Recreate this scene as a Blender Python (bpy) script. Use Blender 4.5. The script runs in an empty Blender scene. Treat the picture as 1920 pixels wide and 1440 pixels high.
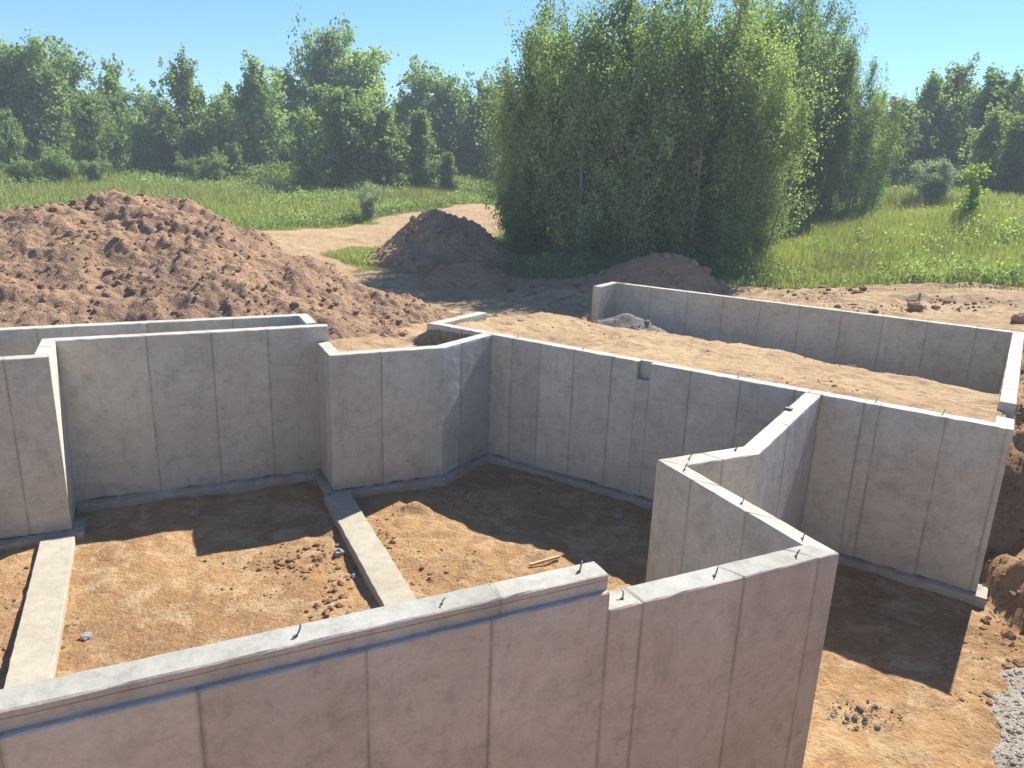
import bpy, math, random
import numpy as np
from mathutils import Vector, Matrix

R = math.radians
scene = bpy.context.scene
col = scene.collection
random.seed(4)
rng = np.random.default_rng(7)

# ------------------------------------------------------------------ camera
def set_camera():
    pitch, roll = R(15.97), R(2.16)
    fw = Vector((0, math.cos(pitch), -math.sin(pitch)))
    right = Vector((1, 0, 0)); up = right.cross(fw)
    r2 = right*math.cos(roll) + up*math.sin(roll)
    u2 = -right*math.sin(roll) + up*math.cos(roll)
    m = Matrix((( r2.x, u2.x, -fw.x, 0), (r2.y, u2.y, -fw.y, 0), (r2.z, u2.z, -fw.z, 3.06), (0, 0, 0, 1)))
    cd = bpy.data.cameras.new('camera'); cam = bpy.data.objects.new('camera', cd)
    col.objects.link(cam); cam.matrix_world = m
    cd.sensor_width = 36.0; cd.lens = 36.0*1419/1920
    cd.clip_start = 0.05; cd.clip_end = 3000
    scene.camera = cam
set_camera()

# ------------------------------------------------------------------ light
SUN_AZ, SUN_EL = 35.5, 44.5          # degrees right of +Y, above the horizon
w = bpy.data.worlds.new('World'); scene.world = w; w.use_nodes = True
nt = w.node_tree; nt.nodes.clear()
sky = nt.nodes.new('ShaderNodeTexSky'); sky.sky_type = 'NISHITA'; sky.sun_disc = False
sky.sun_elevation = R(SUN_EL); sky.sun_rotation = R(SUN_AZ)
sky.altitude = 200; sky.air_density = 1.0; sky.dust_density = 0.05; sky.ozone_density = 3.0
bg = nt.nodes.new('ShaderNodeBackground'); bg.inputs['Strength'].default_value = 0.092
wo = nt.nodes.new('ShaderNodeOutputWorld')
gm_ = nt.nodes.new('ShaderNodeGamma'); gm_.inputs[1].default_value = 1.0
tint = nt.nodes.new('ShaderNodeVectorMath'); tint.operation = 'MULTIPLY'; tint.inputs[1].default_value = (.45, .60, .76)
nt.links.new(sky.outputs[0], tint.inputs[0]); nt.links.new(tint.outputs[0], gm_.inputs[0]); nt.links.new(gm_.outputs[0], bg.inputs[0]); nt.links.new(bg.outputs[0], wo.inputs[0])
sd = bpy.data.lights.new('sun', 'SUN'); sd.energy = 4.2; sd.angle = R(0.53); sd.color = (1.0, 0.95, 0.87)
so = bpy.data.objects.new('sun', sd); col.objects.link(so)
to_sun = Vector((math.sin(R(SUN_AZ))*math.cos(R(SUN_EL)), math.cos(R(SUN_AZ))*math.cos(R(SUN_EL)), math.sin(R(SUN_EL))))
so.rotation_euler = to_sun.to_track_quat('Z', 'Y').to_euler(); so.location = (0, 0, 30)
scene.view_settings.view_transform = 'Standard'; scene.view_settings.look = 'None'
scene.view_settings.exposure = 1.30; scene.view_settings.gamma = 1; scene.view_settings.use_curve_mapping = False

# ------------------------------------------------------------------ noise
def _h(ix, iy, seed):
    n = (ix.astype(np.int64)*374761393 + iy.astype(np.int64)*668265263 + seed*1274126177) & 0xffffffff
    n = ((n ^ (n >> 13))*1274126177) & 0xffffffff
    n = n ^ (n >> 16)
    return (n & 0xffffff)/float(0xffffff)
def vnoise(x, y, seed=0):
    ix = np.floor(x); iy = np.floor(y); fx = x-ix; fy = y-iy
    fx = fx*fx*(3-2*fx); fy = fy*fy*(3-2*fy)
    a = _h(ix, iy, seed); b = _h(ix+1, iy, seed); c = _h(ix, iy+1, seed); d = _h(ix+1, iy+1, seed)
    return (a*(1-fx)+b*fx)*(1-fy) + (c*(1-fx)+d*fx)*fy - 0.5
def fbm(x, y, octs=4, seed=0, gain=0.5):
    s = 0; a = 1.0
    for o in range(octs):
        s = s + a*vnoise(x*2**o+o*17.3, y*2**o-o*9.1, seed+o); a *= gain
    return s
def worley(x, y, seed=0):
    """rounded lumps: 1 at lump centres falling to 0"""
    ix = np.floor(x); iy = np.floor(y); best = np.full(x.shape, 9.0)
    for dx in (-1, 0, 1):
        for dy in (-1, 0, 1):
            jx = ix+dx; jy = iy+dy
            px = jx + _h(jx, jy, seed); py = jy + _h(jx, jy, seed+7)
            r = 0.6+0.8*_h(jx, jy, seed+3)
            best = np.minimum(best, np.hypot(x-px, y-py)/r)
    return np.clip(1-best, 0, 1)
def sstep(a, b, x):
    t = np.clip((x-a)/(b-a), 0, 1); return t*t*(3-2*t)

# ------------------------------------------------------------------ plan frames of the foundation
c1, s1 = math.cos(R(26.0)), math.sin(R(26.0))
c2, s2 = math.cos(R(56.5)), math.sin(R(56.5))
def P1(e, n): return (e*c1 - n*s1, e*s1 + n*c1)
def P2(m, n): return (m*c2 - n*s2, m*s2 + n*c2)       # m measured across the long wall
# note: frame 2 uses e2=(c2,s2) and n2=(-s2,c2)
def F2(m, n): return P2(m, n)
def X12(n1v, n2v):   # point with given n1 and n2
    a = np.array([[-s1, c1], [-s2, c2]]); return tuple(np.linalg.solve(a, [n1v, n2v]))
def n2_of(x, y): return -s2*x + c2*y
def m2_of(x, y): return c2*x + s2*y
def n1_of(x, y): return -s1*x + c1*y
def e1_of(x, y): return c1*x + s1*y

# ------------------------------------------------------------------ polygons
def inside(poly, x, y):
    r = np.zeros(x.shape, bool); n = len(poly)
    for i in range(n):
        x0, y0 = poly[i]; x1, y1 = poly[(i+1) % n]
        if y0 == y1: continue
        c = ((y0 > y) != (y1 > y)) & (x < (x1-x0)*(y-y0)/(y1-y0)+x0)
        r ^= c
    return r
def pdist(poly, x, y):
    d = np.full(x.shape, 1e9); n = len(poly)
    for i in range(n):
        x0, y0 = poly[i]; x1, y1 = poly[(i+1) % n]
        vx, vy = x1-x0, y1-y0
        t = np.clip(((x-x0)*vx+(y-y0)*vy)/(vx*vx+vy*vy), 0, 1)
        d = np.minimum(d, np.hypot(x-x0-t*vx, y-y0-t*vy))
    return d
def sdist(poly, x, y):
    d = pdist(poly, x, y); return np.where(inside(poly, x, y), -d, d)

KC = P2(11.62, -0.15)
PIT = [P1(-9.5, 12.16), P1(-1.46, 12.16), P1(-1.46, 13.2), P1(2.66, 13.2), P1(2.66, 12.17), X12(12.17, 8.2), P2(11.6, 8.2),
       KC, (6.75, 8.6), (6.6, 6.5), (6.9, 4.0), (5.5, 0.8), (-14.0, 0.8), (-15.0, 4.0)]
TRENCH = [P1(-9.5, 13.3), P1(2.42, 13.3), P1(2.42, 14.045), P1(-9.5, 14.045)]
G_LEFT = [(-400, 24), (-22, 25), (-14.5, 29.5), (-10.8, 32.6), (-7.2, 40.0), (-1.4, 54.5), (3, 75), (0, 500), (-400, 500)]
G_RIGHT = [(-1.0, 27.4), (0.6, 26.2), (3.3, 26.8), (6.5, 26.6), (7.4, 25.2), (10.5, 23.8), (14.2, 22.0), (40, 16), (400, 10), (400, 500), (12, 500), (6, 75), (1.0, 52), (-0.4, 38), (-1.1, 33)]
G_PATCH = [(-7.0, 28.0), (-5.2, 25.9), (-3.4, 25.6), (-3.2, 29), (-4.4, 32), (-6.4, 30.8)]

CTRL = np.array([
(-35.50,53.25,1.15),(-28.39,57.36,1.25),(-20.32,62.79,1.51),(-5.12,65.80,1.67),(15.14,68.34,2.10),(28.35,61.81,2.64),(37.22,59.29,2.83),
(-27.83,41.54,0.65),(-15.05,51.86,0.88),(-8.16,53.38,1.08),(-8.84,47.18,0.53),(-1.26,55.99,0.47),(24.32,45.96,2.14),(20.03,34.62,1.48),
(9.75,32.57,0.02),(7.58,24.87,-0.39),(14.23,21.76,0.30),(15.14,34.85,0.70),(-10.78,32.25,0.06),(-6.70,28.22,-0.34),(-1.15,32.98,-0.15),
(-0.91,26.98,-0.64),(3.54,27.78,-0.35),(7.48,28.02,-0.17),(-2.64,22.35,-0.79),(0.54,22.49,-0.75),(-1.59,15.42,-0.45),(-5.00,26.53,-0.46),
(11.62,17.49,-0.10),(15.96,42.07,1.12),(10.42,19.38,-0.15),(5,21.2,-0.6),(2,20,-1.0),(1.2,20.5,-.95),(-4,15,-0.35),(-8,14,-0.35),(-14,12,-0.35),(-12,20,-0.4),(-20,20,-0.2),
(9,9,-0.25),(12,5,0.1),(12,12,0.0),(8,12,-0.5),(0,-2.5,1.35),(-10,-2.5,1.2),(8,-2.5,1.2),(0,-10,1.4),(-20,0,0.6),(-20,8,0.0),(22,20,0.9),
(-70,70,1.6),(70,70,3.6),(0,120,2.2),(80,140,4.0),(-80,140,2.0),(0,300,3.0),(200,300,5),(-200,300,3),(120,0,2),(-120,0,1),(0,-200,1),(0,-60,1.2)])
def grade(x, y):
    num = 0; den = 0
    for cx, cy, cz in CTRL:
        d2 = (x-cx)**2+(y-cy)**2
        ww = 1/(d2+1.5)**1.7
        num = num+ww*cz; den = den+ww
    return num/den
def ground_z(x, y, detail=True):
    x = np.asarray(x, float); y = np.asarray(y, float)
    g = grade(x, y)
    r = np.hypot(x, y)
    g = g + 0.10*fbm(x*0.25, y*0.25, 3, 11)*sstep(14, 24, r)
    grass = grass_mask(x, y)
    # fill inside the garage
    m = m2_of(x, y); n = n2_of(x, y)
    prof = np.interp(m, [11.4, 13, 15.2, 16.2, 17.0, 18.4, 19.7], [-0.10, -0.14, -0.32, -0.55, -0.95, -1.35, -1.5])
    prof = prof - 0.5*sstep(3.2, 0.2, n)*sstep(14.2, 16.5, m) + 0.10*fbm(x*.9, y*.9, 3, 5)
    k = sstep(-0.30, -0.28, n)*sstep(10.4, 9.3, n)*sstep(11.4, 11.42, m)*sstep(19.66, 19.63, m)
    g = g*(1-k)+prof*k
    # banks to the excavation
    d = sdist(PIT, x, y)
    openside = (n < -0.17) | (y < 0.85) 
    ramp = -2.55 + 0.10*np.clip(d, 0, .4) + 0.80*np.clip(d-0.15+0.5*fbm(x*1.3, y*1.3, 3, 21), 0, 50)
    g = np.where(openside, np.minimum(g, ramp), g)
    pit = -2.54 + 0.05*fbm(x*.7, y*.7, 3, 31)
    # soil slumped against the base of the walls, fill shaped between strip footings
    pit = pit + 0.30*sstep(0.5, 0.0, np.hypot((x+1.55)/.75, (y-11.55)/.45))*.5
    g = np.where(d < 0, pit, g)
    g = np.where(inside(TRENCH, x, y), -1.0, g)
    if detail:
        near = sstep(34, 14, r)
        dirt = 1-grass
        tr = np.abs(((x+2.3)*.93+(y-22)*.36))
        dd = 0.030*fbm(x*2.3, y*2.3, 4, 41) + 0.030*worley(x*3.1, y*3.1, 51)*(vnoise(x*.8, y*.8, 61) > 0.02) + 0.012*fbm(x*11, y*11, 2, 71)
        g = g + dd*dirt*(0.35+near) 
        rough = openside & (d > 0.05) & (d < 6) & (y > 3)
        g = g + np.where(rough, 0.16*worley(x*2.2, y*2.2, 81)+0.10*worley(x*5, y*5, 82), 0)*sstep(0.05, .6, d)
        out = (m > 19.8) & (y < 40) & (n < 24)
        g = g + np.where(out, 0.09*fbm((x*.9+y*.3)*.6, (y*.95+.35*x)*2.6, 3, 91)+0.10*worley(x*1.7, y*1.7, 92)*(vnoise(x*.7, y*.7, 93) > .1), 0)*(1-grass)
    return g
def grass_mask(x, y):
    nz = 0.8*fbm(x*.8, y*.8, 3, 101)
    far = sstep(20, 45, np.hypot(x, y))
    a = np.minimum(sdist(G_LEFT, x, y), sdist(G_RIGHT, x, y))
    b = sdist(G_PATCH, x, y)
    return np.maximum(sstep(0.35, -0.35, a+nz*(0.7+far)), sstep(0.3, -0.3, b+nz*.8))

# ------------------------------------------------------------------ mesh / object helpers
def mesh_np(name, verts, faces_flat, loop_counts, mats=(), smooth=False, attrs=None):
    me = bpy.data.meshes.new(name)
    verts = np.asarray(verts, np.float32); faces_flat = np.asarray(faces_flat, np.int32).ravel()
    lc = np.asarray(loop_counts, np.int32)
    me.vertices.add(len(verts)); me.vertices.foreach_set('co', verts.ravel())
    me.loops.add(len(faces_flat)); me.loops.foreach_set('vertex_index', faces_flat)
    me.polygons.add(len(lc))
    st = np.zeros(len(lc), np.int32); st[1:] = np.cumsum(lc)[:-1]
    me.polygons.foreach_set('loop_start', st)
    try: me.polygons.foreach_set('loop_total', lc)
    except Exception: pass
    me.polygons.foreach_set('use_smooth', np.full(len(lc), smooth, bool))
    for m in mats: me.materials.append(m)
    if attrs:
        for k, v in attrs.items():
            a = me.attributes.new(k, 'FLOAT', 'POINT'); a.data.foreach_set('value', np.asarray(v, np.float32))
    me.update(calc_edges=True); me.validate()
    return me
def quads(name, verts, faces, mats=(), smooth=False, attrs=None):
    faces = np.asarray(faces); return mesh_np(name, verts, faces, np.full(len(faces), faces.shape[1]), mats, smooth, attrs)
def link(name, me, parent=None, loc=None):
    o = bpy.data.objects.new(name, me); col.objects.link(o)
    if parent is not None: o.parent = parent
    if loc is not None: o.location = loc
    return o
def tag(o, label=None, cat=None, group=None, kind=None):
    if label: o['label'] = label
    if cat: o['category'] = cat
    if group: o['group'] = group
    if kind: o['kind'] = kind
    return o
def empty(name, loc, label, cat, group=None):
    o = bpy.data.objects.new(name, None); col.objects.link(o); o.location = loc; o.empty_display_size = .2
    return tag(o, label, cat, group)

# ------------------------------------------------------------------ materials
class NT:
    def __init__(s, name):
        s.m = bpy.data.materials.new(name); s.m.use_nodes = True; s.t = s.m.node_tree; s.t.nodes.clear()
    def n(s, t, **kw):
        nd = s.t.nodes.new(t)
        for k, v in kw.items():
            if k.startswith('_'): setattr(nd, k[1:], v)
        return nd
    def l(s, a, b): s.t.links.new(a, b)
    def val(s, sock, v):
        if hasattr(v, 'is_output') or isinstance(v, bpy.types.NodeSocket): s.l(v, sock)
        else: sock.default_value = v
    def noise(s, vec, scale, detail=3, rough=.55, dist=0):
        nd = s.n('ShaderNodeTexNoise'); s.l(vec, nd.inputs['Vector'])
        nd.inputs['Scale'].default_value = scale; nd.inputs['Detail'].default_value = detail
        nd.inputs['Roughness'].default_value = rough; nd.inputs['Distortion'].default_value = dist
        return nd.outputs['Fac']
    def mapr(s, v, a, b, c=0., d=1., smooth=True):
        nd = s.n('ShaderNodeMapRange'); nd.interpolation_type = 'SMOOTHSTEP' if smooth else 'LINEAR'
        s.val(nd.inputs[0], v)
        for i, q in zip((1, 2, 3, 4), (a, b, c, d)): s.val(nd.inputs[i], q)
        return nd.outputs[0]
    def math(s, op, a, b=0.):
        nd = s.n('ShaderNodeMath'); nd.operation = op; s.val(nd.inputs[0], a); s.val(nd.inputs[1], b); return nd.outputs[0]
    def mix(s, f, a, b, mode='MIX'):
        nd = s.n('ShaderNodeMix'); nd.data_type = 'RGBA'; nd.blend_type = mode
        s.val(nd.inputs[0], f)
        for i, q in ((6, a), (7, b)):
            if isinstance(q, (tuple, list)): nd.inputs[i].default_value = (*q, 1) if len(q) == 3 else q
            else: s.l(q, nd.inputs[i])
        return nd.outputs[2]
    def bump(s, h, strength, dist, nrm=None):
        nd = s.n('ShaderNodeBump'); s.l(h, nd.inputs['Height']); nd.inputs['Strength'].default_value = strength
        nd.inputs['Distance'].default_value = dist
        if nrm is not None: s.l(nrm, nd.inputs['Normal'])
        return nd.outputs[0]
    def pos(s): return s.n('ShaderNodeNewGeometry').outputs['Position']
    def attr(s, name):
        nd = s.n('ShaderNodeAttribute'); nd.attribute_name = name; return nd.outputs['Fac']
    def scale(s, vec, v):
        nd = s.n('ShaderNodeVectorMath'); nd.operation = 'MULTIPLY'; s.l(vec, nd.inputs[0]); nd.inputs[1].default_value = v; return nd.outputs[0]
    def principled(s, colr, rough=.9, nrm=None, spec=.3):
        p = s.n('ShaderNodeBsdfPrincipled'); s.val(p.inputs['Base Color'], colr if not isinstance(colr, tuple) else (*colr, 1))
        s.val(p.inputs['Roughness'], rough); p.inputs['Specular IOR Level'].default_value = spec
        if nrm is not None: s.l(nrm, p.inputs['Normal'])
        return p.outputs[0]
    def out(s, sh):
        o = s.n('ShaderNodeOutputMaterial'); s.l(sh, o.inputs['Surface']); return s.m

def mat_concrete(name, base, warm, dark=.55, scuff=0.0, shade_amt=.85):
    t = NT(name); p = t.pos()
    oi = t.n('ShaderNodeObjectInfo').outputs['Random']
    ps = t.scale(p, (1, 1, .22))          # vertical streaks
    ph = t.scale(p, (.5, .5, 2.4))        # lift bands
    cloud = t.noise(p, 1.1, 5, .62, .1)
    col0 = t.mix(t.mapr(cloud, .35, .68), base, warm)
    blot = t.mapr(t.noise(p, 2.6, 8, .72, .15), .47, .66, 0, .42)
    col1 = t.mix(blot, col0, tuple(c*dark for c in base))
    streak = t.mapr(t.noise(ps, 5.5, 5, .6, .3), .52, .75, 0, .30)
    col1 = t.mix(streak, col1, tuple(c*dark*.9 for c in warm))
    band = t.mapr(t.noise(ph, 1.7, 7, .68, .1), .52, .72, 0, .30)
    col1 = t.mix(band, col1, tuple(c*dark for c in base))
    pale = t.mapr(t.noise(ps, 2.1, 7, .68, .2), .56, .78, 0, .38)
    col1 = t.mix(pale, col1, tuple(min(.7, c*1.35) for c in base))
    mott = t.noise(p, 7.5, 8, .78, .2)
    col1 = t.mix(t.mapr(mott, .50, .66, 0, .34), col1, tuple(c*dark*.85 for c in warm))
    col1 = t.mix(t.mapr(mott, .48, .36, 0, .25), col1, tuple(min(.75, c*1.25) for c in base))
    spots = t.mapr(t.noise(p, 11, 4, .6, .3), .67, .75, 0, .5)
    col1 = t.mix(spots, col1, tuple(c*.35 for c in warm))
    if scuff:
        ang = t.n('ShaderNodeVectorRotate'); ang.rotation_type = 'Z_AXIS'; ang.inputs['Angle'].default_value = .8
        t.l(p, ang.inputs['Vector'])
        sc = t.noise(t.scale(ang.outputs[0], (3, 3, 1.0)), 6, 6, .7, 2.5)
        col1 = t.mix(t.mapr(sc, .5, .62, 0, scuff), col1, (.55, .57, .60))
    # grout leakage along the form joints
    edge = t.attr('joint')
    jn = t.mapr(t.noise(t.scale(p, (1, 1, .7)), 3.1, 4, .6), .25, .60, .1, 1.)
    col1 = t.mix(t.math('MULTIPLY', t.math('MULTIPLY', edge, jn), .50), col1, tuple(c*.42 for c in warm))
    # damp line above the footing
    geo = t.n('ShaderNodeSeparateXYZ'); t.l(p, geo.inputs[0])
    damp = t.math('ADD', geo.outputs[2], t.math('MULTIPLY', t.noise(p, 2.4, 4), .5))
    col1 = t.mix(t.mapr(damp, -2.22, -1.85, .40, 0), col1, tuple(c*.5 for c in base))
    base_shade = t.math('ADD', geo.outputs[2], t.math('MULTIPLY', t.noise(p, 4.0, 5), .14))  # deep shade at the wall foot, painted in as a ragged dark band
    col1 = t.mix(t.mapr(base_shade, -2.335, -2.30, shade_amt, 0), col1, (.035, .033, .035))
    grain = t.mapr(t.noise(p, 38, 5, .75), .3, .7, -.06, .06)
    tone = t.math('ADD', t.mapr(oi, 0, 1, .90, 1.07, False), grain)
    hsv = t.n('ShaderNodeHueSaturation'); t.l(tone, hsv.inputs['Value']); t.l(col1, hsv.inputs['Color'])
    fine = t.noise(p, 60, 4, .7)
    b = t.bump(t.noise(p, 5, 5, .6), .35, .03)
    b = t.bump(fine, .35, .004, b)
    return t.out(t.principled(hsv.outputs[0], .88, b, .25))
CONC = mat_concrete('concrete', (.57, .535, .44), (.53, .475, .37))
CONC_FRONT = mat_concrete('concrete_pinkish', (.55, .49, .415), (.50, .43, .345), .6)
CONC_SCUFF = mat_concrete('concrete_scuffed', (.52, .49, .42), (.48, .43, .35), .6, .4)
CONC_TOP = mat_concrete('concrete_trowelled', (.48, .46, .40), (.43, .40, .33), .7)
FOOT = mat_concrete('footing_concrete', (.46, .42, .33), (.42, .36, .26), .62, 0, 0)
FOOTD = mat_concrete('dirty_footing_concrete', (.48, .45, .38), (.34, .28, .20), .45, 0, .0)

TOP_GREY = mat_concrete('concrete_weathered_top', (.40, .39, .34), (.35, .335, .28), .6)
def mat_soil(name, a, b, c, stone=.25, bumpy=1.0, scale=1.0):
    t = NT(name); p = t.pos()
    n1 = t.noise(p, .9*scale, 6, .65, .5); n2 = t.noise(p, 5*scale, 6, .7, .3); n3 = t.noise(p, 26*scale, 5, .7)
    cc = t.mix(t.mapr(n1, .35, .65), a, b)
    cc = t.mix(t.mapr(n2, .48, .70, 0, .7), cc, c)
    cc = t.mix(t.mapr(n3, .55, .72, 0, .45), cc, tuple(min(.8, q*1.5) for q in a))
    cc = t.mix(t.mapr(n3, .44, .28, 0, .45), cc, tuple(q*.5 for q in c))
    v = t.n('ShaderNodeTexVoronoi'); t.l(p, v.inputs['Vector']); v.inputs['Scale'].default_value = 22*scale
    h = t.math('ADD', t.math('MULTIPLY', n2, 1.0), t.math('MULTIPLY', n3, .35))
    h = t.math('SUBTRACT', h, t.math('MULTIPLY', v.outputs['Distance'], .25))
    return t.out(t.principled(cc, .96, t.bump(h, .9, .07*bumpy), .1))
PILE = mat_soil('pile_soil', (.37, .235, .14), (.27, .175, .115), (.13, .09, .065), bumpy=1.0)
PILE_DARK = mat_soil('topsoil', (.31, .225, .145), (.42, .28, .165), (.11, .085, .06))
PILE_RED = mat_soil('reddish_soil', (.46, .27, .155), (.37, .23, .14), (.21, .135, .085))
CLOD = mat_soil('clod_soil', (.33, .20, .12), (.25, .16, .105), (.14, .095, .07))
CLOD_PIT = mat_soil('pit_clod_soil', (.34, .20, .10), (.27, .16, .09), (.17, .10, .06))
STONE = mat_soil('pale_stone', (.42, .40, .38), (.36, .34, .33), (.28, .26, .25), scale=2)
GRAVEL = mat_soil('pale_gravel', (.52, .46, .38), (.44, .38, .31), (.28, .24, .19), scale=3)
STONE_D = mat_soil('grey_rubble', (.22, .20, .18), (.28, .25, .22), (.14, .12, .11), scale=2)

def mat_ground():
    t = NT('ground_soil'); p = t.pos()
    tone = t.attr('tone'); gr = t.attr('grass'); 
    n1 = t.noise(p, .55, 6, .62, .6); n2 = t.noise(p, 4.5, 6, .7, .4); n3 = t.noise(p, 30, 5, .72); n4 = t.noise(p, 1.9, 5, .6, 1.0)
    tan_a = t.mix(t.mapr(n1, .38, .62), (.40, .24, .112), (.30, .172, .08))
    tan_a = t.mix(t.mapr(n4, .47, .62, 0, .75), tan_a, (.47, .33, .185))
    out_a = t.mix(t.mapr(n1, .38, .62), (.47, .345, .195), (.40, .275, .155))
    out_a = t.mix(t.mapr(n4, .50, .64, 0, .7), out_a, (.30, .19, .125))
    c = t.mix(tone, tan_a, out_a)
    c = t.mix(t.mapr(n2, .49, .66, 0, .6), c, (.25, .155, .09))
    c = t.mix(t.mapr(n3, .55, .75, 0, .5), c, (.56, .42, .25))
    c = t.mix(t.mapr(n3, .42, .26, 0, .5), c, (.16, .095, .055))
    vc = t.n('ShaderNodeTexVoronoi'); t.l(p, vc.inputs['Vector']); vc.inputs['Scale'].default_value = 34
    sx_ = t.n('ShaderNodeSeparateColor'); t.l(vc.outputs['Color'], sx_.inputs[0])
    c = t.mix(t.mapr(sx_.outputs[0], .80, .95, 0, .26), c, (.52, .39, .24))
    c = t.mix(t.mapr(sx_.outputs[1], .82, .95, 0, .34), c, (.19, .11, .06))
    g = t.mix(t.mapr(n2, .4, .6), (.085, .115, .035), (.14, .15, .05))
    c = t.mix(gr, c, g)
    v = t.n('ShaderNodeTexVoronoi'); t.l(p, v.inputs['Vector']); v.inputs['Scale'].default_value = 16
    h = t.math('ADD', n2, t.math('MULTIPLY', n3, .30))
    h = t.math('SUBTRACT', h, t.math('MULTIPLY', v.outputs['Distance'], .12))
    return t.out(t.principled(c, .97, t.bump(h, 1.0, .075), .08))
GROUND = mat_ground()

def mat_leaf(name, dark, light, yellow, trans=.35):
    t = NT(name); p = t.pos(); r = t.attr('rnd')
    oi = t.n('ShaderNodeObjectInfo').outputs['Random']
    c = t.mix(t.mapr(r, 0, 1), dark, light)
    c = t.mix(t.mapr(t.noise(p, .8, 3, .6), .5, .72, 0, .6), c, yellow)
    hsv = t.n('ShaderNodeHueSaturation'); t.l(c, hsv.inputs['Color'])
    t.l(t.mapr(oi, 0, 1, .78, 1.22, False), hsv.inputs['Value'])
    t.l(t.mapr(t.math('FRACT', t.math('MULTIPLY', oi, 7.3)), 0, 1, .485, .512, False), hsv.inputs['Hue'])
    d = t.n('ShaderNodeBsdfDiffuse'); t.l(hsv.outputs[0], d.inputs['Color'])
    tr = t.n('ShaderNodeBsdfTranslucent')
    t.l(t.mix(1.0, hsv.outputs[0], (1.15, 1.2, .55), 'MULTIPLY'), tr.inputs['Color'])
    gl = t.n('ShaderNodeBsdfGlossy'); gl.inputs['Roughness'].default_value = .6; gl.inputs['Color'].default_value = (.8, .85, .9, 1)
    m1 = t.n('ShaderNodeMixShader'); m1.inputs[0].default_value = trans; t.l(d.outputs[0], m1.inputs[1]); t.l(tr.outputs[0], m1.inputs[2])
    m2 = t.n('ShaderNodeMixShader'); m2.inputs[0].default_value = .02; t.l(m1.outputs[0], m2.inputs[1]); t.l(gl.outputs[0], m2.inputs[2])
    return t.out(m2.outputs[0])
LEAF = mat_leaf('poplar_leaf', (.18, .26, .12), (.33, .42, .20), (.38, .46, .20), .46)
LEAF_FAR = mat_leaf('broad_leaf', (.17, .26, .12), (.32, .42, .19), (.40, .48, .20), .50)
LEAF_PALE = mat_leaf('silver_leaf', (.24, .32, .26), (.44, .50, .43), (.30, .38, .24), .45)
LEAF_LIME = mat_leaf('young_leaf', (.24, .33, .11), (.36, .46, .15), (.42, .50, .16), .5)
GRASSM = mat_leaf('grass_blade', (.22, .29, .11), (.35, .40, .16), (.46, .41, .21), .45)
STRAW = mat_leaf('straw_blade', (.26, .24, .13), (.34, .30, .17), (.24, .25, .12), .25)
def mat_simple(name, a, b, rough=.8, sc=8):
    t = NT(name); p = t.pos(); return t.out(t.principled(t.mix(t.mapr(t.noise(p, sc, 4), .35, .65), a, b), rough, None, .3))
BARK = mat_simple('bark', (.17, .145, .115), (.10, .085, .07))
BARKP = mat_simple('pale_bark', (.30, .27, .22), (.17, .15, .12))
STEEL = mat_simple('rusty_steel', (.13, .10, .085), (.22, .19, .17), .6, 40)
WOOD = mat_simple('weathered_wood', (.55, .45, .30), (.45, .34, .21), .8, 20)
VOIDM = mat_simple('notch_shade_black', (.03, .03, .035), (.05, .05, .055), .7)  # near-black colour for the shade painted into the door notch

# ------------------------------------------------------------------ ground sheet
def axis(segs):
    out = [segs[0][0]]
    for a, b, s0, s1_ in segs:
        x = a
        L = b-a; k = 0
        while x < b-1e-6:
            t_ = (x-a)/L; st = s0+(s1_-s0)*t_
            x = min(b, x+max(st, 1e-3)); out.append(x)
    return np.array(sorted(set(round(v, 5) for v in out)))
ax = axis([(-125, -60, 12, 8), (-60, -16, 5, .4), (-16, -8.6, .3, .09), (-8.6, 8.0, .06, .06), (8.0, 14, .08, .16), (14, 30, .2, .8), (30, 60, .9, 4), (60, 125, 8, 12)])
ay = axis([(-24, -20, 2, 2), (-20, 3, 2, .4), (3, 6, .1, .06), (6, 15, .06, .06), (15, 24, .07, .11), (24, 34, .12, .28), (34, 60, .32, 1.2), (60, 100, 2, 6), (100, 120, 6, 8)])
GX, GY = np.meshgrid(ax, ay)
gx = GX.ravel(); gy = GY.ravel()
gz = ground_z(gx, gy)
nx, ny = len(ax), len(ay)
idx = np.arange(nx*ny).reshape(ny, nx)
fq = np.stack([idx[:-1, :-1], idx[:-1, 1:], idx[1:, 1:], idx[1:, :-1]], -1).reshape(-1, 4)
gmask = grass_mask(gx, gy)
dpit = sdist(PIT, gx, gy)
tone = sstep(-.1, .4, dpit)*np.where((n2_of(gx, gy) < -.1) & (gy < 13), .35, 1.0)
gme = quads('ground', np.stack([gx, gy, gz], 1), fq, [GROUND], True, {'grass': gmask, 'tone': tone})
tag(link('ground', gme), kind='structure')

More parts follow.
